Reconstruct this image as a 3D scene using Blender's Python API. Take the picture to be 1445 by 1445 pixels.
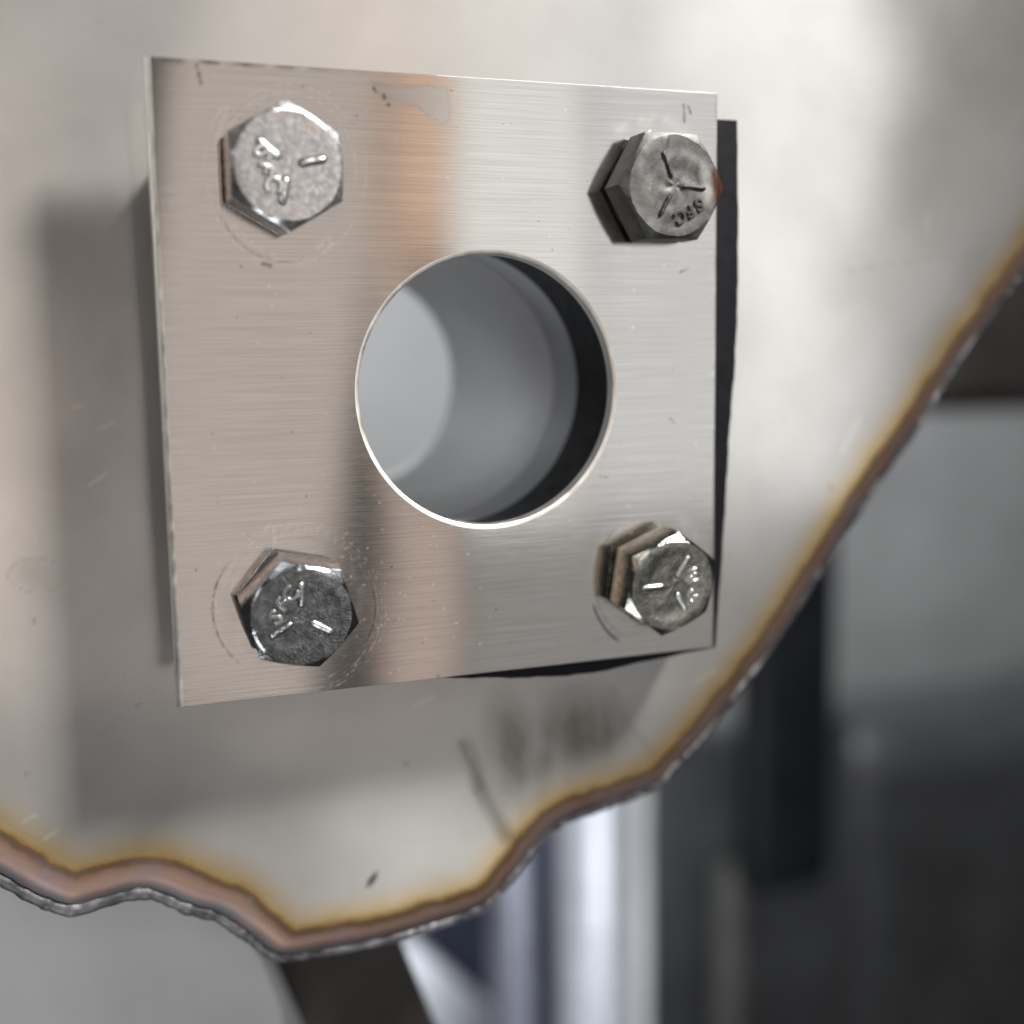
import bpy, bmesh, math, random
import numpy as np
from mathutils import Vector, Matrix

random.seed(7); rng = np.random.default_rng(11)
S = bpy.context.scene
for o in list(bpy.data.objects): bpy.data.objects.remove(o)
MM = 0.001

# ------------------------------------------------------------------ camera
CAM = np.array([-51.964, -153.623, 5.476])                 # mm; x right, y into the wall, z up
ROT = np.array([[0.93328505, 0.0614893, -0.35383342],
                [-0.35886015, 0.12102617, -0.92551178],
                [-0.01408597, 0.99074302, 0.13501797]])
FPX = 1764.12                                              # focal length on the 1445 px picture
cam = bpy.data.objects.new('camera', bpy.data.cameras.new('camera'))
S.collection.objects.link(cam)
M4 = Matrix.Identity(4)
for i in range(3):
    for j in range(3): M4[i][j] = ROT[i, j]
    M4[i][3] = CAM[i] * MM
cam.matrix_world = M4
cam.data.sensor_width = 36; cam.data.lens = FPX / 1445 * 36
cam.data.clip_start = 0.005; cam.data.clip_end = 50
cam.data.dof.use_dof = True; cam.data.dof.focus_distance = 0.159
cam.data.dof.aperture_fstop = 7.5
S.camera = cam

# ------------------------------------------------------------------ world and lamps (indoors: no sky, no sun)
W = bpy.data.worlds.new('World'); S.world = W; W.use_nodes = True
bg = W.node_tree.nodes['Background']
bg.inputs[0].default_value = (0.95, 0.97, 1.0, 1); bg.inputs[1].default_value = 0.03

def lamp(name, loc, target, sx, sy, radiance, color, roll=0.0, spread=180):
    """rectangular lamp given by the radiance of its face; places in mm"""
    d = bpy.data.lights.new(name, 'AREA'); d.shape = 'RECTANGLE'
    d.size = sx * MM; d.size_y = sy * MM
    d.energy = radiance * math.pi * sx * sy * MM * MM
    d.color = color; d.spread = math.radians(spread)
    o = bpy.data.objects.new(name, d); S.collection.objects.link(o)
    o.location = Vector(loc) * MM
    q = (Vector(target) - Vector(loc)).to_track_quat('-Z', 'Y')
    o.rotation_euler = (q.to_matrix().to_4x4() @ Matrix.Rotation(roll, 4, 'Z')).to_euler()
    return o

lamp('white_reflection_lamp', (246, -600, 110), (246, 0, 110), 90, 440, 1.10, (1.0, 1.0, 0.98))  # unseen lamp placed for the white reflection on the plate
lamp('dimmer_white_reflection_lamp', (352, -600, 110), (352, 0, 110), 116, 440, 0.92, (0.98, 0.99, 1.0))  # unseen, steps the white reflection down in tone
lamp('gap_fill_lamp', (118, -650, 0), (118, 0, 0), 190, 640, 0.10, (1.0, 0.90, 0.82))  # added fill, lifts the dark gap between the warm reflections
lamp('low_white_fill_lamp', (306, -600, -180), (306, 0, -180), 208, 138, 0.36, (1.0, 0.98, 0.96))  # added to brighten the plate's lower right
lamp('bright_white_reflection_lamp', (468, -600, 110), (468, 0, 110), 112, 440, 2.2, (1.0, 1.0, 0.98))  # unseen lamp added to whiten the panel right of the plate
lamp('warm_strip_lamp', (186, -600, 200), (186, 0, 200), 28, 280, 0.80, (1.0, 0.66, 0.46))  # unseen strip placed for the orange reflection band
lamp('brown_strip_lamp', (160, -600, 190), (160, 0, 190), 24, 300, 0.52, (1.0, 0.74, 0.58))  # unseen strip for the browner side of that band
lamp('warm_strip_foot_lamp', (172, -600, -106), (172, 0, -106), 52, 292, 0.50, (1.0, 0.80, 0.69))  # unseen, carries the paler lower part of the band
lamp('warm_reflection_lamp', (76, -600, 25), (76, 0, 25), 128, 500, 0.56, (1.0, 0.89, 0.82), roll=math.radians(-10))  # unseen lamp placed for the beige reflection on the plate's left
lamp('far_warm_reflection_lamp', (-132, -600, 10), (-132, 0, 10), 100, 420, 1.25, (1.0, 0.76, 0.62))  # unseen lamp added for the pinkish left of the panel
lamp('ceiling_lamp', (330, -300, 470), (-40, 12, 15), 110, 110, 9.8, (1.0, 0.94, 0.88), spread=28)
lamp('ceiling_tube_lamp', (-220, -600, 315), (0, 0, 0), 340, 70, 5.0, (1.0, 1.0, 0.98))
lamp('low_fill_lamp', (-110, -140, -260), (-42, 12, -62), 110, 90, 1.0, (0.95, 0.98, 1.0), spread=50)  # added fill, lightens the lower part of the plate's shadow
lamp('side_lamp', (-600, -80, 140), (0, 0, 0), 110, 220, 5.0, (1.0, 0.99, 0.93))
lamp('weld_fill_lamp', (192, -600, -345), (192, 0, -345), 130, 90, 1.6, (1.0, 0.98, 0.92))  # added to brighten the panel's lower middle near the weld
lamp('rear_low_lamp', (150, 130, -330), (110, 420, -140), 180, 110, 7.5, (0.92, 0.95, 1.0))  # added to brighten the pale tubes from below
lamp('rear_side_lamp', (-300, 500, 200), (4, 60, 0), 150, 150, 6.5, (0.97, 0.99, 1.0))  # added to brighten the inside of the pipe
lamp('rear_lamp', (230, 110, 640), (190, 560, -100), 400, 260, 29.0, (0.96, 0.98, 1.0))  # unseen lamp added to light the background behind the panel

S.view_settings.view_transform = 'Standard'; S.view_settings.look = 'None'
S.view_settings.gamma = 1; S.view_settings.exposure = 0; S.view_settings.use_curve_mapping = False
S.render.engine = 'CYCLES'
S.cycles.max_bounces = 8; S.cycles.glossy_bounces = 6; S.cycles.use_denoising = True

# ------------------------------------------------------------------ helpers
def at(u, v, y):
    """a pixel of the 1445 px picture onto the plane at depth y (mm)"""
    d = ROT @ np.array([(u - 722.5) / FPX, -(v - 722.5) / FPX, -1.0])
    return CAM + d * (y - CAM[1]) / d[1]

def pix(P):
    q = (np.asarray(P) - CAM) @ ROT
    return 722.5 - FPX * q[..., 0] / q[..., 2], 722.5 + FPX * q[..., 1] / q[..., 2]

def link(name, me, parent=None, label=None, cat=None, group=None, kind=None):
    o = bpy.data.objects.new(name, me); S.collection.objects.link(o)
    if parent is not None: o.parent = parent
    if label: o['label'] = label
    if cat: o['category'] = cat
    if group: o['group'] = group
    if kind: o['kind'] = kind
    return o

def mesh(name, V, F, mats=(), smooth=True, angle=35, mi=None):
    me = bpy.data.meshes.new(name)
    me.from_pydata((np.asarray(V, float) * MM).tolist(), [], [tuple(map(int, f)) for f in F])
    for m in mats: me.materials.append(m)
    if mi is not None: me.polygons.foreach_set('material_index', np.asarray(mi, np.int32))
    me.polygons.foreach_set('use_smooth', np.full(len(me.polygons), smooth))
    me.update()
    if smooth and angle: me.set_sharp_from_angle(angle=math.radians(angle))
    return me

def fix_normals(me):
    bm = bmesh.new(); bm.from_mesh(me)
    bmesh.ops.recalc_face_normals(bm, faces=bm.faces); bm.to_mesh(me); bm.free()

def attr(me, name, a):
    me.attributes.new(name, 'FLOAT', 'POINT').data.foreach_set('value', np.asarray(a, np.float32))

def dist_poly(P, B):
    """distance and nearest point from points P(n,2) to the polyline B(m,2)"""
    best = np.full(len(P), 1e9); near = np.zeros_like(P); par = np.zeros(len(P))
    for k in range(len(B) - 1):
        a, b = B[k], B[k + 1]; ab = b - a
        t = np.clip(((P - a) @ ab) / (ab @ ab + 1e-12), 0, 1)
        q = a + t[:, None] * ab
        d = np.hypot(P[:, 0] - q[:, 0], P[:, 1] - q[:, 1])
        m = d < best
        best[m] = d[m]; near[m] = q[m]; par[m] = k + t[m]
    return best, near, par

def in_poly(P, B):
    c = np.zeros(len(P), bool)
    for k in range(len(B)):
        a, b = B[k], B[(k + 1) % len(B)]
        if a[1] == b[1]: continue
        m = ((a[1] > P[:, 1]) != (b[1] > P[:, 1])) & (P[:, 0] < (b[0] - a[0]) * (P[:, 1] - a[1]) / (b[1] - a[1]) + a[0])
        c ^= m
    return c

def smooth_line(pts, n=12):
    p = np.array(pts, float); out = []
    for i in range(len(p) - 1):
        p0, p1, p2, p3 = p[max(i - 1, 0)], p[i], p[i + 1], p[min(i + 2, len(p) - 1)]
        for t in np.arange(n) / n:
            out.append(.5 * ((2 * p1) + (-p0 + p2) * t + (2 * p0 - 5 * p1 + 4 * p2 - p3) * t * t + (-p0 + 3 * p1 - 3 * p2 + p3) * t ** 3))
    out.append(p[-1]); return np.array(out)

def grid(x0, x1, z0, z1, step):
    xs = np.arange(x0, x1 + step * .5, step); zs = np.arange(z0, z1 + step * .5, step)
    X, Z = np.meshgrid(xs, zs); P = np.c_[X.ravel(), Z.ravel()]
    nx, nz = len(xs), len(zs)
    i = (np.arange(nz - 1)[:, None] * nx + np.arange(nx - 1)[None]).ravel()
    return P, np.c_[i, i + 1, i + 1 + nx, i + nx]

def compact(P, Q):
    used = np.zeros(len(P), bool); used[Q.ravel()] = True
    idx = np.cumsum(used) - 1
    return used, idx[Q]

def lump(P, scale, seed, octaves=3):
    """smooth noise, about -1..1"""
    r = np.random.default_rng(seed); out = np.zeros(len(P)); amp = 1.0
    for o in range(octaves):
        for _ in range(5):
            a = r.uniform(0, 2 * np.pi); k = (2 ** o) / scale * r.uniform(.6, 1.4)
            out += amp * .35 * np.sin(2 * np.pi * k * (P[:, 0] * np.cos(a) + P[:, 1] * np.sin(a)) + r.uniform(0, 6.28))
        amp *= .5
    return out

# marks drawn on a surface: u,v are the pixel places of the surface's own vertices
def m_seg(U, V, u0, v0, u1, v1, w):
    ab = np.array([u1 - u0, v1 - v0]); L = ab @ ab
    t = np.clip(((U - u0) * ab[0] + (V - v0) * ab[1]) / L, 0, 1)
    d = np.hypot(U - u0 - t * ab[0], V - v0 - t * ab[1])
    return np.clip(1.3 - d / w, 0, 1)

def m_arc(U, V, cu, cv, ru, rv, a0, a1, w):
    a = np.degrees(np.arctan2(-(V - cv) / rv, (U - cu) / ru)) % 360
    r = np.hypot((U - cu) / ru, (V - cv) / rv)
    d = np.abs(r - 1) * (ru + rv) / 2
    k = ((a - a0) % 360); span = (a1 - a0) % 360 or 360
    ends = np.clip(np.minimum(k, span - k) / (span * .12 + 1e-6), 0, 1) * (k <= span)
    return np.clip(1.3 - d / w, 0, 1) * ends

def m_blob(U, V, cu, cv, ru, rv, rot=0, soft=.5):
    c, s = math.cos(math.radians(rot)), math.sin(math.radians(rot))
    a = (U - cu) * c + (V - cv) * s; b = -(U - cu) * s + (V - cv) * c
    return np.clip((1 - np.hypot(a / ru, b / rv)) / soft, 0, 1)

# ------------------------------------------------------------------ materials
class N:
    def __init__(s, name):
        s.m = bpy.data.materials.new(name); s.m.use_nodes = True
        s.t = s.m.node_tree; s.p = s.t.nodes['Principled BSDF']
    def n(s, typ, **kw):
        x = s.t.nodes.new(typ)
        for k, v in kw.items(): setattr(x, k, v)
        return x
    def l(s, a, b): s.t.links.new(a, b)
    def set(s, **kw):
        for k, v in kw.items():
            s.p.inputs[k.replace('_', ' ')].default_value = (*v, 1) if isinstance(v, tuple) and len(v) == 3 else v
        return s
    def co(s, scale=(1, 1, 1), rot=(0, 0, 0)):
        c = s.n('ShaderNodeTexCoord'); m = s.n('ShaderNodeMapping')
        m.inputs['Scale'].default_value = scale; m.inputs['Rotation'].default_value = rot
        s.l(c.outputs['Object'], m.inputs[0]); return m.outputs[0]
    def noise(s, co, scale, detail=4, rough=.55, dist=0):
        x = s.n('ShaderNodeTexNoise'); s.l(co, x.inputs['Vector'])
        x.inputs['Scale'].default_value = scale; x.inputs['Detail'].default_value = detail
        x.inputs['Roughness'].default_value = rough; x.inputs['Distortion'].default_value = dist
        return x.outputs['Fac']
    def ramp(s, fac, stops, interp='LINEAR'):
        x = s.n('ShaderNodeValToRGB'); s.l(fac, x.inputs[0]); x.color_ramp.interpolation = interp
        e = x.color_ramp.elements
        while len(e) < len(stops): e.new(.5)
        for k, (p, c) in enumerate(stops):
            e[k].position = p; e[k].color = (*c, 1) if isinstance(c, tuple) else (c, c, c, 1)
        return x.outputs[0]
    def mr(s, v, a, b, c, d):
        x = s.n('ShaderNodeMapRange'); s.l(v, x.inputs[0])
        for i, q in enumerate((a, b, c, d)): x.inputs[i + 1].default_value = q
        return x.outputs[0]
    def math(s, op, a, b=None):
        x = s.n('ShaderNodeMath', operation=op)
        for i, q in enumerate((a, b)):
            if q is None: continue
            if isinstance(q, (int, float)): x.inputs[i].default_value = q
            else: s.l(q, x.inputs[i])
        return x.outputs[0]
    def mix(s, fac, a, b, mode='MIX'):
        x = s.n('ShaderNodeMix', data_type='RGBA', blend_type=mode)
        for k, q in ((0, fac), (6, a), (7, b)):
            if isinstance(q, (int, float)): x.inputs[k].default_value = q
            elif isinstance(q, tuple): x.inputs[k].default_value = (*q, 1)
            else: s.l(q, x.inputs[k])
        return x.outputs[2]
    def at(s, name):
        x = s.n('ShaderNodeAttribute', attribute_name=name); return x.outputs['Fac']
    def bump(s, h, dist, strength=1.0, prev=None):
        x = s.n('ShaderNodeBump'); s.l(h, x.inputs['Height'])
        x.inputs['Distance'].default_value = dist; x.inputs['Strength'].default_value = strength
        if prev is not None: s.l(prev, x.inputs['Normal'])
        return x.outputs[0]
    def out(s, **kw):
        for k, v in kw.items(): s.l(v, s.p.inputs[k.replace('_', ' ')])
        return s.m

def mat_plate():
    m = N('brushed_stainless').set(Metallic=1.0, Anisotropic=0.98)
    tg = m.n('ShaderNodeTangent', direction_type='UV_MAP', uv_map='grain'); m.l(tg.outputs[0], m.p.inputs['Tangent'])
    streak = m.noise(m.co((60, 1, 5600)), 1.0, 3, .6)
    fine = m.noise(m.co((200, 1, 12000)), 1.0, 2, .5)
    cloud = m.noise(m.co(), 55, 4)
    col = m.mix(m.mr(streak, .35, .7, 0, 1), (.56, .535, .51), (.70, .685, .665))
    col = m.mix(m.mr(cloud, .35, .75, 0, .35), col, (.55, .52, .49))
    col = m.mix(m.at('residue'), col, (.66, .63, .60))
    col = m.mix(m.at('dark'), col, (.035, .033, .032))
    col = m.mix(m.at('bright'), col, (.92, .91, .88))
    r = m.mr(fine, .3, .7, .045, .075)
    r = m.math('ADD', r, m.math('MULTIPLY', m.at('residue'), .42))
    r = m.math('ADD', r, m.math('MULTIPLY', m.at('bright'), .2))
    b = m.bump(streak, .00004, .085); b = m.bump(fine, .00002, .10, b)
    return m.out(Base_Color=col, Roughness=r, Normal=b)

def mat_metal(name, col, rough, scale=900, bump=.00003, var=.25, metallic=1.0, dirt=None, dirtscale=300):
    m = N(name).set(Metallic=metallic)
    c = m.co(); n1 = m.noise(c, scale, 5, .6); n2 = m.noise(c, dirtscale, 5, .65)
    base = m.mix(m.mr(n1, .3, .7, 0, 1), tuple(x * (1 - var) for x in col), col)
    if dirt: base = m.mix(m.mr(n2, .48, .68, 0, .85), base, dirt)
    return m.out(Base_Color=base, Roughness=m.mr(n2, .3, .7, rough * .75, rough * 1.3), Normal=m.bump(n1, bump, .6))

def mat_sheet():
    m = N('heat_tinted_stainless').set(Metallic=.68)
    c = m.co()
    t = m.at('tint'); n = m.noise(c, 260, 4); n2 = m.noise(c, 45, 4, .6); gr = m.noise(c, 5200, 2)
    t2 = m.math('ADD', t, m.math('MULTIPLY', m.math('SUBTRACT', n, .5), .13))
    t2 = m.math('ADD', t2, m.math('MULTIPLY', m.math('SUBTRACT', m.noise(c, 95, 3), .5), .14))
    steel = m.mix(m.mr(n2, .3, .7, 0, 1), (.49, .485, .475), (.57, .565, .555))
    ramp = m.ramp(t2, [(0.0, (.13, .13, .14)), (.09, (.17, .16, .165)), (.15, (.22, .15, .13)), (.24, (.27, .18, .14)), (.30, (.23, .145, .11)),
                       (.345, (.13, .085, .055)), (.385, (.17, .10, .045)), (.425, (.38, .25, .10)), (.485, (.52, .40, .22)), (.60, (.55, .47, .35)), (.84, (.55, .53, .49))])
    col = m.mix(m.mr(t, .6, .95, 1, 0), steel, ramp)
    purple = m.math('MULTIPLY', m.mr(m.noise(c, 150, 4, .6), .5, .66, 0, .75), m.mr(t2, .30, .42, 1, 0))
    col = m.mix(purple, col, m.mix(m.noise(c, 700, 3), (.16, .13, .15), (.27, .22, .23)))
    col = m.mix(m.at('brown_marks'), col, (.10, .08, .05))
    col = m.mix(m.at('bright'), col, (.9, .88, .83))
    r = m.mr(m.noise(c, 18, 6, .7), .3, .7, .14, .22)
    r = m.math('ADD', r, m.math('MULTIPLY', m.at('brown_marks'), .2))
    r = m.math('ADD', r, m.mr(t, .25, .5, .36, 0))
    return m.out(Base_Color=col, Roughness=r, Normal=m.bump(gr, .00002, .35))

def mat_plain(name, col, rough, metallic=0.0, scale=60, var=.2, bump=0.0, spec=None):
    m = N(name).set(Metallic=metallic)
    if spec is not None: m.p.inputs['Specular IOR Level'].default_value = spec
    n = m.noise(m.co(), scale, 5, .6)
    base = m.mix(m.mr(n, .3, .7, 0, 1), tuple(x * (1 - var) for x in col), tuple(min(1, x * (1 + var * .5)) for x in col))
    kw = dict(Base_Color=base, Roughness=m.mr(n, .3, .7, rough * .85, min(1, rough * 1.15)))
    if bump: kw['Normal'] = m.bump(n, bump, .7)
    return m.out(**kw)

def mat_pipe():
    m = N('dull_grey_pipe').set(Metallic=.1)
    c = m.co(); n = m.noise(c, 70, 4); v = m.n('ShaderNodeTexVoronoi'); m.l(c, v.inputs['Vector']); v.inputs['Scale'].default_value = 620
    speck = m.math('LESS_THAN', v.outputs['Distance'], .12)
    pick = m.math('GREATER_THAN', m.noise(c, 900, 0), .53)
    col = m.mix(m.mr(n, .3, .7, 0, 1), (.80, .81, .82), (.86, .87, .88))
    col = m.mix(m.math('MULTIPLY', speck, pick), col, (.22, .22, .22))
    return m.out(Base_Color=col, Roughness=m.mr(n, .3, .7, .55, .65))

def mat_bead():
    m = N('grey_weld_bead').set(Metallic=.85)
    c = m.co(); a = m.noise(c, 260, 5, .65); b = m.noise(c, 900, 4, .6); g = m.at('gloss')
    col = m.mix(m.mr(a, .35, .65, 0, 1), (.06, .06, .065), (.19, .193, .20))
    col = m.mix(m.math('MULTIPLY', g, m.mr(a, .5, .7, 0, 1)), col, (.55, .56, .58))
    return m.out(Base_Color=col, Roughness=m.mr(g, 0, 1, .62, .34), Normal=m.bump(b, .00006, .5))

def mat_zinc_worn():
    m = N('worn_zinc').set(Metallic=.9)
    c = m.co(); a = m.noise(c, 1300, 6, .7, .3); b = m.noise(c, 260, 5, .6); g = m.noise(c, 3200, 4, .65)
    col = m.mix(m.mr(a, .38, .62, 0, 1), (.38, .39, .41), (.64, .65, .66))
    col = m.mix(m.mr(b, .52, .68, 0, .40), col, (.62, .50, .43))
    return m.out(Base_Color=col, Roughness=m.mr(a, .3, .7, .18, .30), Normal=m.bump(g, .00004, .6))

def mat_weathered():
    m = N('weathered_dark_steel').set(Metallic=.68)
    c = m.co(); a = m.noise(c, 420, 6, .7, .5); b = m.noise(c, 160, 5); g = m.noise(c, 2200, 5, .65)
    col = m.mix(m.mr(a, .36, .66, 0, 1), (.07, .071, .072), (.15, .152, .15))
    col = m.mix(m.mr(b, .55, .68, 0, .6), col, (.24, .20, .165))
    col = m.mix(m.at('rust'), col, m.mix(g, (.03, .009, .005), (.11, .032, .018)))
    col = m.mix(m.at('rub'), col, (.62, .64, .63))
    return m.out(Base_Color=col, Roughness=m.mr(a, .3, .7, .42, .62), Normal=m.bump(g, .00006, .6))

def mat_chrome(name, tint):
    m = N(name).set(Metallic=1.0)
    c = m.co(); a = m.noise(c, 1500, 5, .65); b = m.noise(c, 900, 5, .65); d = m.noise(c, 3000, 4, .65)
    col = m.mix(m.mr(b, .38, .62, 0, 1), tuple(x * .66 for x in tint), tint)
    return m.out(Base_Color=col, Roughness=m.mr(a, .3, .7, .07, .17), Normal=m.bump(d, .00007, .7, m.bump(b, .00006, .4)))

M = dict(
    plate=mat_plate(), edge=mat_metal('polished_edge', (.90, .88, .84), .42, 700, .00002, .12),
    dull_edge=mat_metal('dull_edge', (.34, .34, .34), .5, 900, .00004, .4),
    sheet=mat_sheet(), bead=mat_bead(),
    rubber=mat_plain('black_rubber', (.008, .009, .012), .5, 0, 500, .3, .00004, .15),
    collar=mat_plain('dark_grey_collar', (.5, .52, .57), .5, .1, 90, .12), pipe=mat_pipe(),
    zworn=mat_zinc_worn(), zbright=mat_metal('bright_zinc', (.86, .88, .89), .3, 1500, .00003, .25),
    weath=mat_weathered(), groove=mat_plain('dark_groove', (.05, .05, .05), .6, .4, 700, .3),
    chrome=mat_chrome('blackish_chrome_zinc', (.62, .65, .68)), chrome2=mat_chrome('yellowish_chrome_zinc', (.68, .68, .60)),
)

# ------------------------------------------------------------------ the setting: a stainless panel with a welded lower edge
YW = 12.0                                       # depth of the panel's face behind the plate's face
HX, HZ, HR = 4.07, -0.88, 18.13                 # the plate's hole
edge_px = [(-330, 1010), (-160, 1140), (-80, 1200), (0, 1247), (50, 1275), (100, 1291), (150, 1279), (208, 1267), (270, 1289), (310, 1300), (350, 1326),
           (398, 1357), (470, 1349), (540, 1336), (620, 1313), (690, 1286), (735, 1237), (772, 1190), (812, 1161), (870, 1141),
           (935, 1114), (957, 1089), (1000, 1046), (1060, 966), (1100, 915), (1150, 836), (1200, 756), (1250, 681),
           (1310, 595), (1370, 500), (1445, 398), (1560, 235), (1700, 30), (1860, -200)]
EP = smooth_line(edge_px, 10)
EDGE = np.array([at(u, v, YW)[[0, 2]] for u, v in EP])
X0, X1, Z0, Z1 = EDGE[0, 0] + .5, 150.0, -90.0, 74.0
poly = np.vstack([EDGE, [[EDGE[-1, 0], 200]], [[-300, 200]], [[-300, EDGE[0, 1]]]])
P, Q = grid(X0, X1, Z0, Z1, .45)
far = np.ones(len(P), bool)
D, NEAR, _ = dist_poly(P, EDGE)
ins = in_poly(P, poly)
RH = 20.6
rh = np.hypot(P[:, 0] - HX, P[:, 1] - HZ); ins &= rh > RH
keep = ins[Q].any(1); Q = Q[keep]
out = ~ins
hole = out & (rh < RH + 1e-6)
P2 = P.copy()
P2[hole] = np.array([HX, HZ]) + (P[hole] - np.array([HX, HZ])) * (RH / np.maximum(rh[hole], 1e-6))[:, None]
edgev = out & ~hole; P2[edgev] = NEAR[edgev]
D2 = D.copy(); D2[edgev] = 0
used, Q = compact(P2, Q); P2 = P2[used]; D2 = D2[used]
lip = np.clip(3.4 - D2, 0, None)
Y = YW + lip ** 2 / (2 * 3.4) * 1.25 + .12 * lump(P2, 60, 5, 2)
U, V = pix(np.c_[P2[:, 0], np.full(len(P2), YW), P2[:, 1]])
wid = np.interp(U, [0, 300, 420, 600, 800, 1000, 1445], [1.28, 1.25, 1.02, 1.0, .92, .92, .92])
D0 = .36 * 11.5 * wid
tint = np.clip(np.where(D2 < D0, D2 / (11.5 * wid), .36 + (D2 - D0) / 11.0), 0, 1)
wob = lump(P2, 6, 31)
brown_marks = np.zeros(len(P2))
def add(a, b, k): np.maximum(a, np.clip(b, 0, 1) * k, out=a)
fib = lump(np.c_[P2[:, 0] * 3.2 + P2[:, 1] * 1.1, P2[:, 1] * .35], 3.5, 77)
add(brown_marks, m_blob(U, V, 722, 1045, 46, 88, -12, .8) * (.95 + .16 * fib + .14 * wob), .58)  # dark brown patches below the plate
add(brown_marks, m_blob(U, V, 820, 1030, 80, 76, -5, .8) * (.95 + .16 * fib + .14 * wob), .70)
add(brown_marks, m_blob(U, V, 770, 1075, 110, 70, -20, 1.0) * (.8 + .3 * fib), .40)
for k, (a, b, c, d) in enumerate([(657, 1052, 678, 1112), (678, 1112, 714, 1180)]): add(brown_marks, m_seg(U, V, a, b, c, d, 13) * (.8 + .3 * fib), .55 - .12 * k)
for (a, b, c, d) in [(862, 970, 885, 1020), (885, 1020, 922, 1066)]: add(brown_marks, m_seg(U, V, a, b, c, d, 6), .24)
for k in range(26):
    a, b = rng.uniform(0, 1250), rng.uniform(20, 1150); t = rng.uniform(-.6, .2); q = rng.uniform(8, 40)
    add(brown_marks, m_seg(U, V, a, b, a + q * math.cos(t), b + q * math.sin(t), rng.uniform(1.5, 5)) * (.5 + .5 * wob), rng.uniform(.05, .16))
add(brown_marks, m_blob(U, V, 525, 1241, 16, 6, -55, .6), .85)
add(brown_marks, m_arc(U, V, 52, 812, 40, 24, 0, 359.9, 2.0), .22); add(brown_marks, m_blob(U, V, 46, 810, 40, 26, 25, .7), .16)
for (u, v) in [(47, 877), (573, 1078), (690, 1015), (195, 995), (38, 1093), (1372, 405), (1172, 688)]: add(brown_marks, m_blob(U, V, u, v, 5, 5, 0, .8), .5)
add(brown_marks, m_seg(U, V, 1195, 382, 1420, 350, 1.6), .18)
bright = np.zeros(len(P2))
for (a, b, c, d) in [(35, 1158, 52, 1150), (62, 1185, 82, 1172), (105, 575, 122, 570), (140, 605, 160, 598), (125, 685, 150, 668), (585, 995, 612, 983), (1188, 640, 1215, 590), (1310, 300, 1308, 330), (980, 965, 1010, 945)]:
    add(bright, m_seg(U, V, a, b, c, d, 2.5), .35)
panel = link('steel_panel', None, None, 'satin stainless steel panel with a jagged heat-tinted welded lower edge', 'panel')
me = mesh('sheet', np.c_[P2[:, 0], Y, P2[:, 1]], Q, [M['sheet']], True, None)
attr(me, 'tint', tint); attr(me, 'brown_marks', brown_marks); attr(me, 'bright', bright)
sheet = link('sheet', me, panel)
sm = sheet.modifiers.new('thickness', 'SOLIDIFY'); sm.thickness = 1.3 * MM; sm.offset = -1
# weld bead: a rippled rope along the edge
arc = np.r_[0, np.cumsum(np.hypot(*np.diff(EDGE, axis=0).T))]
ss = np.arange(0, arc[-1], .22)
ex = np.interp(ss, arc, EDGE[:, 0]); ez = np.interp(ss, arc, EDGE[:, 1])
tx, tz = np.gradient(ex), np.gradient(ez); L = np.hypot(tx, tz); tx /= L; tz /= L
eu, ev = pix(np.c_[ex, np.full(len(ex), YW), ez])
big = np.interp(eu, [0, 340, 420, 700, 900, 1445], [1.45, 1.5, 1.25, 1.15, 1.0, .85])
rip = (ss / 2.1 + .35 * np.sin(ss * .45) + .2 * np.sin(ss * .17)) % 1.0
rad = big * (.92 + .03 * np.cos(2 * np.pi * rip) + .07 * np.sin(ss * .61 + 2 * np.sin(ss * .23)) + .05 * np.sin(ss * 1.37 + 3 * np.sin(ss * .31)))
Vb, Fb = [], []; K = 14
for i in range(len(ss)):
    for k in range(K):
        a = 2 * math.pi * k / K
        o = math.cos(a) * rad[i] * .85 - .1; y = math.sin(a) * rad[i] * 1.15
        j = .012 * rng.standard_normal()
        Vb.append((ex[i] + tz[i] * (o + j), YW + 2.35 + y, ez[i] - tx[i] * (o + j)))
for i in range(len(ss) - 1):
    for k in range(K): Fb.append((i * K + k, i * K + (k + 1) % K, (i + 1) * K + (k + 1) % K, (i + 1) * K + k))
me = mesh('weld_bead', Vb, Fb, [M['bead']], True, None); fix_normals(me)
attr(me, 'gloss', np.repeat(np.interp(eu, [300, 520, 760, 1000], [0, .35, .6, 1]), K))
link('weld_bead', me, panel, 'dull grey rippled weld bead along the lower edge')

# ------------------------------------------------------------------ pipe behind the hole
def ring_tube(prof, n=96, cx=HX, cz=HZ):
    V, F = [], []
    for (r, y) in prof:
        for k in range(n):
            a = 2 * math.pi * k / n; V.append((cx + r * math.cos(a), y, cz + r * math.sin(a)))
    m = len(prof)
    for i in range(m):
        for k in range(n):
            F.append((i * n + k, i * n + (k + 1) % n, ((i + 1) % m) * n + (k + 1) % n, ((i + 1) % m) * n + k))
    return V, F
pipe = link('grey_pipe', None, None, 'dull grey steel pipe seen through the round hole in the plate', 'pipe')
me = mesh('tube', *ring_tube([(19.4, 25.2), (19.4, 75), (21.2, 75), (21.2, 25.2)]), [M['pipe']]); fix_normals(me); link('tube', me, pipe)
me = mesh('collar', *ring_tube([(19.4, 16.2), (19.55, 25), (23.5, 25), (23.5, 16.2)]), [M['collar']]); fix_normals(me)
link('collar', me, pipe, 'darker grey collar ring at the near end of the pipe')

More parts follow.
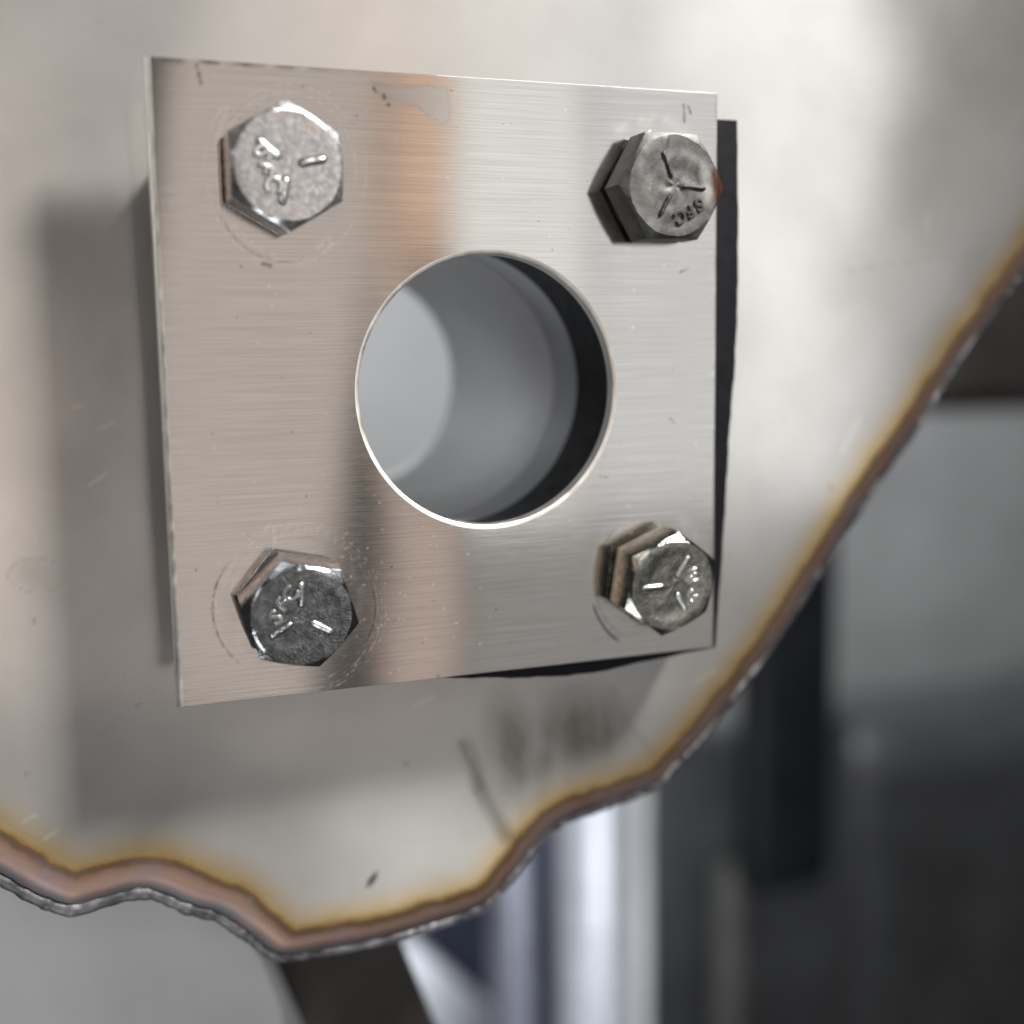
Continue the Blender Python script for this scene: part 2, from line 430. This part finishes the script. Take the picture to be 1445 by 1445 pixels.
# ------------------------------------------------------------------ gasket
gp = [(1030, 168), (1041, 169), (1042, 240), (1043, 318), (1042, 430), (1038, 520), (1031, 600), (1026, 690), (1021, 770), (1015, 850), (1010, 914),
      (960, 924), (915, 933), (880, 941), (840, 950), (800, 954), (745, 957), (690, 957), (560, 958), (420, 966), (300, 975), (300, 955), (287, 800), (268, 600), (252, 350), (246, 200), (300, 150), (600, 150), (1005, 166)]
GP = np.array([at(u, v, 1.65)[[0, 2]] for u, v in gp])
ang = np.unwrap(np.arctan2(GP[:, 1] - HZ, GP[:, 0] - HX)); 
n = 360; V, F = [], []
def ray_poly(a):
    d = np.array([math.cos(a), math.sin(a)]); best = None
    for k in range(len(GP)):
        p, q = GP[k] - (HX, HZ), GP[(k + 1) % len(GP)] - (HX, HZ); e = q - p
        den = d[0] * e[1] - d[1] * e[0]
        if abs(den) < 1e-9: continue
        t = (p[0] * e[1] - p[1] * e[0]) / den; s = (p[0] * d[1] - p[1] * d[0]) / den
        if t > 0 and -1e-6 <= s <= 1 + 1e-6: best = t if best is None else max(best, t)
    return best
angs = sorted(set([2 * math.pi * k / n for k in range(n)] + [float(a) % (2 * math.pi) for a in ang])); n = len(angs)
rows = []
for a in angs:
    r = ray_poly(a) + .05 * math.sin(a * 37) + .03 * math.sin(a * 91)
    rows.append([(19.4, 1.65), (r - .15, 1.65), (r, 1.85), (r, YW - .1), (20.4, YW - .1), (20.4, 16), (19.4, 16)])
m = 7
for a, row in zip(angs, rows):
    for (r, y) in row: V.append((HX + r * math.cos(a), y, HZ + r * math.sin(a)))
for k in range(n):
    for i in range(m): F.append((k * m + i, k * m + (i + 1) % m, ((k + 1) % n) * m + (i + 1) % m, ((k + 1) % n) * m + i))
me = mesh('rubber_gasket', V, F, [M['rubber']], True, 40); fix_normals(me)
link('rubber_gasket', me, None, 'black rubber gasket peeping out behind the plate on its right', 'gasket')

# ------------------------------------------------------------------ flange plate
PW, PH, PT = 75.0, 76.964, 1.6
C = .12
P, Q = grid(-PW / 2 + C, PW / 2 - C, -PH / 2 + C, PH / 2 - C, .1695)
sx = (PW / 2 - C) / np.abs(P[:, 0]).max(); sz = (PH / 2 - C) / np.abs(P[:, 1]).max()
P[:, 0] *= 1; gx, gz = P[:, 0].copy(), P[:, 1].copy()
P[:, 0] = -PW / 2 + 6 * C + (gx - gx.min()) / (gx.max() - gx.min()) * (PW - 7 * C)
P[:, 1] = -PH / 2 + C + (gz - gz.min()) / (gz.max() - gz.min()) * (PH - 2 * C)
rh = np.hypot(P[:, 0] - HX, P[:, 1] - HZ)
Q = Q[(rh[Q] > HR).any(1)]
m_in = rh < HR
P[m_in] = np.array([HX, HZ]) + (P[m_in] - np.array([HX, HZ])) * (HR / np.maximum(rh[m_in], 1e-6))[:, None]
used, Q = compact(P, Q); P = P[used]
U, V = pix(np.c_[P[:, 0], np.zeros(len(P)), P[:, 1]])
dark = np.zeros(len(P)); bri = np.zeros(len(P)); resi = np.zeros(len(P))
wob = lump(P, 3, 3); wob2 = lump(P, 1.2, 9)
# grime along the top edge, marker arcs, scuff rings, flecks
add(dark, np.clip(1 - (PH / 2 - P[:, 1]) / .8, 0, 1) * (.55 + .5 * wob) * np.clip((560 - U) / 200, 0, 1), .8)
add(dark, np.clip(1 - (PW / 2 - P[:, 0]) / .6, 0, 1) * (.5 + .4 * wob), .35)
add(dark, m_arc(U, V, 905, 822, 72, 92, 198, 246, 2.0), .85)
add(dark, m_arc(U, V, 425, 858, 125, 110, 140, 228, 2.0) * (.7 + .5 * wob2), .60)
add(dark, m_arc(U, V, 425, 858, 105, 95, 325, 20, 1.6) * (.7 + .5 * wob2), .45)
add(dark, m_arc(U, V, 404, 245, 105, 125, 205, 285, 3.0) * (.6 + .5 * wob2), .28)
add(dark, m_arc(U, V, 905, 818, 66, 86, 120, 250, 3.0) * (.6 + .5 * wob2), .30)
for a in [(277, 92, 284, 118, 3), (541, 134, 548, 148, 3.2), (527, 124, 531, 131, 2.5), (965, 148, 966, 172, 2.2), (971, 150, 975, 160, 2), (960, 384, 973, 378, 1.5),
          (618, 953, 620, 960, 2), (372, 372, 384, 376, 4), (945, 590, 951, 596, 1.5), (848, 672, 856, 674, 1.5)]:
    add(dark, m_seg(U, V, *a) * (.75 + .5 * wob2), .6)
for (u, v, r) in [(427, 122, 3), (340, 376, 2.5), (503, 163, 2), (497, 175, 1.6), (277, 804, 2.5), (637, 128, 2), (335, 448, 1.6), (432, 700, 2), (300, 612, 1.5), (553, 800, 2), (700, 860, 2), (720, 905, 1.6), (760, 312, 1.4)]:
    add(dark, m_blob(U, V, u, v, r, r, 0, .8), .8)
for ring in range(5):
    add(bri, m_arc(U, V, 404, 243, 98 + 5 * ring, 112 + 6 * ring, rng.uniform(0, 360), rng.uniform(0, 360), 1.6) * (.35 + .7 * wob2), .45)
    add(bri, m_arc(U, V, 425, 858, 96 + 6 * ring, 100 + 5 * ring, rng.uniform(0, 360), rng.uniform(0, 360), 1.6) * (.35 + .7 * wob2), .42)
for a in [(297, 178, 312, 155, 3), (305, 198, 322, 152, 4), (450, 350, 464, 338, 4), (456, 356, 470, 344, 3), (368, 746, 382, 741, 3), (385, 742, 388, 768, 2.5)]:
    add(bri, m_seg(U, V, *a) * (.5 + .6 * wob2), .55)
for k in range(150):
    x, z = rng.uniform(-37, 37), rng.uniform(-38, 38)
    if k > 60: x, z = -27 + rng.normal() * 8 + 14, -24 + rng.normal() * 8
    u, v = pix(np.array([x, 0, z])); add(bri, m_blob(U, V, u, v, 2.2, 2.2, 0, .8), rng.uniform(.3, .95))
for k in range(60):
    x, z = rng.uniform(-37, 37), rng.uniform(-38, 38)
    u, v = pix(np.array([x, 0, z])); add(dark, m_blob(U, V, u, v, 1.8, 1.8, 0, .8), rng.uniform(.2, .6))
# patch of glue residue near the top
rp = np.array([(522, 112), (560, 122), (600, 118), (634, 122), (637, 150), (636, 172), (622, 178), (606, 168), (588, 152), (560, 146), (536, 140)], float)
UV = np.c_[U, V]; dd, _, _ = dist_poly(UV, np.vstack([rp, rp[:1]])); inn = in_poly(UV, rp)
add(resi, np.where(inn, np.clip(.5 + dd / 12 + .10 * wob2, 0, 1), np.clip(.5 - dd / 6 + .10 * wob2, 0, 1)), .62)
for s in (-1, 1):
    for t in (-1, 1):
        add(resi, np.clip(1 - np.abs(np.hypot(P[:, 0] - s * 25 - 2.5, P[:, 1] - t * 26.4) - 8.2) / 1.8, 0, 1) * (.55 + .35 * wob), .16)
Yp = .03 * lump(P, 45, 21, 2)
me_v = [np.c_[P[:, 0], Yp, P[:, 1]]]; faces = [Q]; mi = [np.zeros(len(Q), int)]; off = len(P)
def rim(loop_fn, prof, n):
    """prof: list of (inset, y); loop_fn(inset) gives the closed loop"""
    global off
    V = np.vstack([np.c_[loop_fn(i)[:, 0], np.full(n, y), loop_fn(i)[:, 1]] for i, y in prof])
    F = [(a * n + k, a * n + (k + 1) % n, (a + 1) * n + (k + 1) % n, (a + 1) * n + k) for a in range(len(prof) - 1) for k in range(n)]
    me_v.append(V); faces.append(np.array(F) + off); mi.append(np.ones(len(F), int)); off += len(V)
NR = 240
def rect_loop(i):
    w, h = PW / 2 - i, PH / 2 - i; wl = PW / 2 - i * 6; s = np.linspace(-1, 1, NR // 4, endpoint=False); o = np.ones_like(s)
    return np.vstack([np.c_[np.where(s < 0, s * wl, s * w), -h * o], np.c_[w * o, s * h], np.c_[np.where(s > 0, -s * wl, -s * w), h * o], np.c_[-wl * o, -s * h]])
def circ_loop(i):
    a = np.linspace(0, 2 * np.pi, 160, endpoint=False); r = HR - i
    return np.c_[HX + r * np.cos(a), HZ + r * np.sin(a)]
rim(rect_loop, [(C + .004, -.004), (C * .55, .06), (C * .25, .2), (C * .06, .42), (0, .75), (0, PT - .1), (.02, PT)], NR)
rim(circ_loop, [(-.02, -.004), (.3, .05), (.5, .16), (.6, .4), (.62, .8), (.62, PT)], 160)
# back face
a = np.linspace(0, 2 * np.pi, 160, endpoint=False); bk = []
for t in a:
    d = np.array([math.cos(t), math.sin(t)]); tx_ = ((PW / 2 - .1) * np.sign(d[0]) - HX) / d[0] if abs(d[0]) > 1e-9 else 1e9
    tz_ = ((PH / 2 - .1) * np.sign(d[1]) - HZ) / d[1] if abs(d[1]) > 1e-9 else 1e9
    r = min(tx_, tz_); bk.append((HX + r * d[0], PT, HZ + r * d[1]))
inner = circ_loop(.62); Vk = np.vstack([np.c_[inner[:, 0], np.full(160, PT), inner[:, 1]], bk])
Fk = np.array([(k, (k + 1) % 160, 160 + (k + 1) % 160, 160 + k) for k in range(160)])[:, ::-1]
me_v.append(Vk); faces.append(Fk + off); mi.append(np.zeros(len(Fk), int)); off += len(Vk)
AV = np.vstack(me_v); AF = np.vstack(faces)
rm = mi[1].reshape(-1, NR); rm[:, :120] = 3; rm[:, 120:180] = 3; rm[:, 152:180] = 2
me = mesh('flange_plate', AV, AF, [M['plate'], M['edge'], M['groove'], M['dull_edge']], True, 30, np.concatenate(mi))
pad = off - len(P)
for nme, arr in (('dark', dark), ('bright', bri), ('residue', resi)): attr(me, nme, np.r_[arr, np.zeros(pad)])
uv = me.uv_layers.new(name='grain')
li = np.zeros(len(me.loops), np.int32); me.loops.foreach_get('vertex_index', li)
uv.data.foreach_set('uv', np.c_[AV[li, 2] / 80 + .5, AV[li, 0] / 80 + .5].astype(np.float32).ravel())
plate = link('flange_plate', me, None, 'square brushed stainless flange plate with a large round hole, bolted at its corners', 'plate')
# make sure the faces of the front look at the camera
if me.polygons[0].normal.y > 0: me.flip_normals()

# ------------------------------------------------------------------ bolts
def text_one(s, size, depth, off, bev):
    cu = bpy.data.curves.new('letters', 'FONT'); cu.body = s; cu.size = size * MM; cu.extrude = depth * MM
    cu.bevel_depth = bev * MM; cu.bevel_resolution = 1; cu.resolution_u = 4
    cu.align_x = 'CENTER'; cu.align_y = 'CENTER'; cu.offset = off * MM
    o = bpy.data.objects.new('letters', cu); S.collection.objects.link(o)
    me = bpy.data.meshes.new_from_object(o.evaluated_get(bpy.context.evaluated_depsgraph_get()))
    bpy.data.objects.remove(o); return me

def text_mesh(s, size, mats):
    """raised letter with a dark foot"""
    top = text_one(s, size, .2, .035, .05); bm = bmesh.new(); bm.from_mesh(top); n0 = len(bm.faces)
    bm.from_mesh(text_one(s, size, .07, .17, 0)); bm.faces.ensure_lookup_table()
    for i, f in enumerate(bm.faces): f.material_index = 0 if i < n0 else 1
    me = bpy.data.meshes.new('letter_mark'); bm.to_mesh(me); bm.free()
    for m in mats: me.materials.append(m)
    return me

def capsule(r0, r1, ang, w, hgt, mats):
    """raised radial bar on the head's face; local frame: x,y in the face, z outward"""
    V, F = [], []; n, m = 22, 9
    c, s = math.cos(ang), math.sin(ang)
    for i in range(n):
        t = i / (n - 1); env = math.sqrt(max(0, 1 - abs(2 * t - 1) ** 6)); jit = 1 + .10 * random.uniform(-1, 1)
        for k in range(m):
            q = math.pi * k / (m - 1); yy = math.cos(q) * w * env * jit; zz = math.sin(q) * hgt * env * jit - .02
            x = r0 + (r1 - r0) * t
            V.append((x * c - yy * s, x * s + yy * c, zz))
    for i in range(n - 1):
        for k in range(m - 1): F.append((i * m + k, i * m + k + 1, (i + 1) * m + k + 1, (i + 1) * m + k))
    nf = len(F); base = len(V); m2 = 7
    for i in range(n):
        t = i / (n - 1); env = math.sqrt(max(0, 1 - abs(2 * t - 1) ** 8)); x = r0 - w * .55 + (r1 - r0 + w * 1.1) * t
        for k in range(m2):
            q = math.pi * k / (m2 - 1); yy = math.cos(q) * w * 1.5 * env; zz = math.sin(q) ** .4 * .075 - .02
            V.append((x * c - yy * s, x * s + yy * c, zz))
    for i in range(n - 1):
        for k in range(m2 - 1): F.append((base + i * m2 + k, base + i * m2 + k + 1, base + (i + 1) * m2 + k + 1, base + (i + 1) * m2 + k))
    me = mesh('grade_mark', V, F, mats, True, None, [0] * nf + [1] * (len(F) - nf)); fix_normals(me); return me

def bolt(px, af, h, gap, rot, tilt, material, marks, mark_mat, letters, label, dish=0.0, rough=.02, mark=(1.3, 4.5), seed=1, mw=.38):
    """hex head with chamfered crown; local z points out of the plate. px: pixel of the face centre"""
    c = at(px[0], px[1], -(h + gap)); root = link('hex_bolt', None, None, label, 'bolt', 'hex bolts holding the flange plate')
    root.location = Vector((c[0], 0, c[2])) * MM
    root.rotation_euler = (Matrix.Rotation(math.radians(tilt[1]), 4, 'X') @ Matrix.Rotation(math.radians(tilt[0]), 4, 'Z') @ Matrix.Rotation(math.pi / 2, 4, 'X')).to_euler()
    n = 144; rf = af / 2 * .955; r0 = math.radians(rot)
    r = np.random.default_rng(seed); ph = r.uniform(0, 6.28, 6)
    def rhex(a): return af / 2 / math.cos((a - r0) % (math.pi / 3) - math.pi / 6)
    V, F = [(0, 0, gap + h - dish)], []
    fr = np.linspace(0, 1, 15)[1:]
    def top(rr, a):
        z = gap + h - dish * max(0, 1 - (rr / (rf * .86)) ** 4)
        return z + rough * (math.sin(3 * a + ph[0] + rr) * .5 + math.sin(rr * 2.3 + ph[1] + 2 * a) * .6 + math.sin(5 * a + rr * 1.1 + ph[2]) * .4)
    rings = 0
    ns = len(fr)
    tc = math.tan(math.radians(27))
    for k in range(n):
        a = r0 + 2 * math.pi * k / n; R = rhex(a)
        nick = 1 + .006 * math.sin(9 * a + ph[3]) + .004 * math.sin(23 * a + ph[4])
        col = [(f * rf * (nick if f > .9 else 1), top(f * rf, a)) for f in fr]
        col.append((rf * 1.012 * nick, gap + h - .06))
        zc = gap + h - (R - rf) * tc - .10
        for t in (.45, .93): col.append((rf * 1.012 + (R - rf * 1.012) * t, gap + h - .06 + (zc - gap - h + .06) * t))
        col.append((R * .997, zc - .05)); col.append((R, zc - .16)); col.append((R, gap + .25)); col.append((R * .985, gap + .04)); col.append((af / 2 * .93, gap))
        col.append((af / 2 * .92, 0.02)); 
        for (rr, z) in col: V.append((rr * math.cos(a), rr * math.sin(a), z))
        rings = len(col)
    for k in range(n):
        b0, b1 = 1 + k * rings, 1 + ((k + 1) % n) * rings
        F.append((0, b0, b1))
        for i in range(rings - 1): F.append((b0 + i, b0 + i + 1, b1 + i + 1, b1 + i))
    me = mesh('head', V, F, [material], True, 28); fix_normals(me)
    VV = np.array(V)
    if label.startswith('weathered'):
        c1 = np.hypot(VV[:, 0] - 6.9, (VV[:, 1] - .5) * .55); attr(me, 'rust', np.clip(1.6 - c1 / 1.35 + .35 * lump(VV[:, :2], 1.5, 4), 0, 1))
        rub = np.clip(1.5 - np.abs(VV[:, 0] - 4.9 + .15 * VV[:, 1]) / .75, 0, 1) * np.clip(1.4 - np.abs(VV[:, 1] - .4) / 2.6, 0, 1) * (.6 + .25 * lump(VV[:, :2], 2.5, 8)) * (VV[:, 2] > gap + h - .3)
        attr(me, 'rub', np.clip(rub, 0, 1) * .6)
    head = link('head', me, root)
    def onface(o, x=0, y=0, z=0.0, ro=0): o.location = Vector((x, y, gap + h - dish * .9 + z)) * MM; o.rotation_euler = (0, 0, math.radians(ro))
    for a in marks:
        o = link('grade_mark', capsule(mark[0], mark[1], math.radians(a), mw, .36, [mark_mat, M['groove']]), head); onface(o)
    for (s, x, y, ro, size) in letters:
        o = link('letter_mark', text_mesh(s, size * 1.1, [mark_mat, M['groove'] if mark_mat != M['groove'] else material]), head); onface(o, x, y, .02, ro)
    return root, head, gap + h - dish

B1 = bolt((406, 234), 13.1, 5.0, .35, 30, (1.0, -.6), M['zworn'], (141, 12, 258), M['zbright'],
          [('S', -3.0, 1.3, 245, 2.5), ('F', -2.75, -.45, 250, 2.3), ('C', -1.9, -2.15, 262, 2.5)],
          'dull worn hex bolt with pinkish blotches at the upper left corner of the plate', seed=2)
B2 = bolt((430, 862), 12.8, 5.0, .3, 48, (-4.0, 8.0), M['chrome'], (90, 211, 329), M['zbright'],
          [('S', -3.1, .15, 40, 2.4), ('F', -2.3, 1.75, 45, 2.2), ('C', -1.3, 3.0, 55, 2.4)],
          'shiny dark hex bolt with bright grade marks at the lower left corner of the plate', dish=.05, seed=3)
B3 = bolt((951, 263), 13.5, 5.0, .6, 0, (1.0, -1.0), M['weath'], (112, 240, 357), M['groove'],
          [('S', 3.55, -2.3, 207, 2.2), ('F', 2.25, -3.2, 207, 2.0), ('C', .75, -3.85, 207, 2.2)],
          'weathered dark grey hex bolt with a rusty corner at the upper right of the plate', rough=.07, seed=4, mark=(1.0, 4.6), mw=.26)
B4 = bolt((949, 821), 12.8, 5.4, .5, 23, (0.5, 5.0), M['chrome2'], (180, 60, 303), M['zbright'], [],
          'shiny yellowish hex bolt at the lower right corner of the plate', dish=.16, seed=5, mark=(1.2, 4.6))
# raised illegible maker marks on the fourth bolt
head = B4[1]; zt = 5.9 - .08
for k, (x, y, sx_, sy_, ro) in enumerate([(2.9, 1.9, .75, .32, 20), (3.4, 1.2, .5, .42, -20), (2.5, .9, .65, .26, 40), (3.2, .4, .9, .22, 15), (3.0, -1.3, .62, .5, 35), (3.6, -1.9, .55, .3, 0), (2.9, -2.7, .5, .3, 60)]):
    V = []; F = []; nn, mm_ = 14, 6
    for i in range(mm_):
        q = math.pi / 2 * i / (mm_ - 1)
        for j in range(nn):
            a = 2 * math.pi * j / nn; w = math.cos(q) * (1 + .16 * math.sin(3 * a + k))
            V.append((sx_ * w * math.cos(a), sy_ * w * math.sin(a), .30 * math.sin(q) - .03))
    for i in range(mm_ - 1):
        for j in range(nn): F.append((i * nn + j, i * nn + (j + 1) % nn, (i + 1) * nn + (j + 1) % nn, (i + 1) * nn + j))
    o = link('letter_mark', mesh('letter_mark', V, F, [M['zbright']], True, None), head)
    o.location = Vector((x, y, zt)) * MM; o.rotation_euler = (0, 0, math.radians(ro))

# ------------------------------------------------------------------ out of focus things behind the panel
def box(name, x0, x1, y0, y1, z0, z1, mt, label, cat, bev=1.5, rotz=0, roty=0, seg=3):
    bm = bmesh.new(); bmesh.ops.create_cube(bm, size=1)
    sx, sy, sz = (x1 - x0), (y1 - y0), (z1 - z0)
    bmesh.ops.scale(bm, vec=(sx, sy, sz), verts=bm.verts)
    bmesh.ops.bevel(bm, geom=list(bm.edges), offset=bev, segments=seg, profile=.5, affect='EDGES')
    bmesh.ops.scale(bm, vec=(MM,) * 3, verts=bm.verts)
    me = bpy.data.meshes.new(name); bm.to_mesh(me); bm.free(); me.materials.append(mt)
    me.polygons.foreach_set('use_smooth', np.full(len(me.polygons), True)); me.set_sharp_from_angle(angle=math.radians(40))
    o = link(name, me, None, label, cat)
    o.location = Vector(((x0 + x1) / 2, (y0 + y1) / 2, (z0 + z1) / 2)) * MM; o.rotation_euler = (0, math.radians(roty), math.radians(rotz))
    return o
def span(u0, u1, v0, v1, y):
    a, b = at(u0, (v0 + v1) / 2, y), at(u1, (v0 + v1) / 2, y); c, d = at((u0 + u1) / 2, v0, y), at((u0 + u1) / 2, v1, y)
    return a[0], b[0], d[2], c[2]
def cyl(name, u, r, y, v0, v1, mt, label, cat):
    c = at(u, (v0 + v1) / 2, y); z0, z1 = at(u, v1, y)[2], at(u, v0, y)[2]
    V, F = [], []; n = 40
    for (rr, z) in [(r - .8, z0), (r, z0 + .8), (r, z1 - .8), (r - .8, z1)]:
        for k in range(n): a = 2 * math.pi * k / n; V.append((c[0] + rr * math.cos(a), c[1] + rr * math.sin(a), z))
    for i in range(3):
        for k in range(n): F.append((i * n + k, i * n + (k + 1) % n, (i + 1) * n + (k + 1) % n, (i + 1) * n + k))
    F.append(tuple(range(n))[::-1]); F.append(tuple(range(3 * n, 4 * n)))
    me = mesh(name, V, F, [mt], True, 40); fix_normals(me); return link(name, me, None, label, cat)
grey_paint = mat_plain('grey_paint', (.55, .555, .56), .5, 0, 25, .12)
charcoal = mat_plain('charcoal_paint', (.085, .087, .09), .42, 0, 30, .3)
black = mat_plain('black_plastic', (.008, .009, .011), .5, 0, 30, .3, 0, .3)
brown = mat_plain('dark_brown_bar', (.035, .030, .027), .5, 0, 60, .3)
navy = mat_plain('navy_paint', (.045, .052, .085), .4, 0, 30, .3)
chrome_p = mat_plain('pale_tube', (.80, .83, .90), .3, .15, 40, .1)

x0, x1, z0, z1 = span(-250, 1700, 300, 1650, 800)
box('cabinet', x0 - 60, x1 + 60, 800, 830, z0 - 40, z1 + 200, mat_plain('cabinet_grey', (.48, .482, .482), .5, 0, 12, .15), 'light grey cabinet face far behind the panel', 'cabinet', 2)
x0, x1, z0, z1 = span(1185, 1700, 1000, 1700, 560)
box('charcoal_housing', x0, x1, 560, 680, z0, z1, charcoal, 'blurred charcoal housing in the lower right background', 'machine', 45, seg=8)
x0, x1, z0, z1 = span(1062, 1188, 560, 1260, 400)
box('black_post', x0, x1, 400, 420, z0, z1 + 10, black, 'blurred black post just right of the welded edge', 'post', 9, seg=5)
x0, x1, z0, z1 = span(915, 1200, 1030, 1700, 520)
box('dark_cover', x0, x1, 520, 545, z0, z1, charcoal, 'blurred dark cover below the black post', 'cover', 5)
x0, x1, z0, z1 = span(1325, 1600, 330, 580, 350)
box('brown_bracket', x0, x1, 350, 390, z0, z1, brown, 'blurred dark brown bracket at the right edge of the picture', 'bracket', 14, seg=5)
x0, x1, z0, z1 = span(560, 935, 1120, 1700, 530)
box('navy_housing', x0, x1, 530, 555, z0, z1, navy, 'blurred dark navy housing behind the pale tubes', 'machine', 5)
cyl('polished_tube', 838, 19, 380, 1000, 1650, chrome_p, 'bright polished tube standing upright behind the welded edge', 'tube')
cyl('polished_tube', 722, 11, 400, 1000, 1650, mat_plain('dull_tube', (.32, .33, .40), .3, .2, 40, .1), 'dimmer polished tube left of the bright one', 'tube')
a_, b_ = at(560, 1330, 450), at(745, 1490, 450); w_ = math.degrees(math.atan2(a_[2] - b_[2], b_[0] - a_[0]))
box('pale_glow_shape', (a_[0] + b_[0]) / 2 - 75, (a_[0] + b_[0]) / 2 + 75, 450, 470, (a_[2] + b_[2]) / 2 - 60, (a_[2] + b_[2]) / 2 - 6, chrome_p, 'blurred pale sloping shape standing in for a glow between the dark bar and the tubes', 'strut', 2, 0, w_)  # pale box put in for a lavender-white glow
cyl('thin_rod', 902, 4.5, 340, 1000, 1650, grey_paint, 'thin grey rod right of the bright polished tube', 'rod')
cyl('thin_rod', 1025, 10, 505, 1225, 1650, mat_plain('glow_rod', (.22, .22, .21), .4, 0, 40, .2), 'short pale rod standing in for a thin glow under the black post', 'rod')  # pale rod put in for a thin upright glow
# bar and rounded casting under the weld
a, b = at(462, 1290, 62), at(596, 1600, 62); Lb = np.hypot(b[0] - a[0], b[2] - a[2]); ang = math.degrees(math.atan2(b[0] - a[0], a[2] - b[2]))
mid = (a + b) / 2
box('dark_bar', mid[0] - 11, mid[0] + 11, 58, 68, mid[2] - Lb / 2 - 5, mid[2] + Lb / 2, brown, 'dark brown flat bar running down from the welded edge', 'bar', .8, 0, -ang)
cp = [(-260, 1020), (-60, 1150), (120, 1200), (250, 1230), (330, 1290), (372, 1345), (392, 1390), (408, 1450), (415, 1600), (-260, 1600)]
CP = smooth_line(cp[:9], 8); CP = np.array([at(u, v, 40)[[0, 2]] for u, v in CP]); CP = np.vstack([CP, [[CP[0, 0], CP[-1, 1]]]])
cen = CP.mean(0); V, F = [], []; prof = [(1.0, 52), (1.0, 43), (.985, 40.9), (.96, 39.8), (.92, 39.3)]
nn = len(CP)
for f, y in prof:
    for q in CP: w = cen + (q - cen) * f; V.append((w[0], y, w[1]))
for i in range(len(prof) - 1):
    for k in range(nn): F.append((i * nn + k, i * nn + (k + 1) % nn, (i + 1) * nn + (k + 1) % nn, (i + 1) * nn + k))
F.append(tuple(range((len(prof) - 1) * nn, len(prof) * nn))); F.append(tuple(range(nn))[::-1])
me = mesh('rounded_guard', V, F, [grey_paint], True, 40); fix_normals(me)
link('rounded_guard', me, None, 'light grey guard with a rounded corner in the lower left under the weld', 'guard')
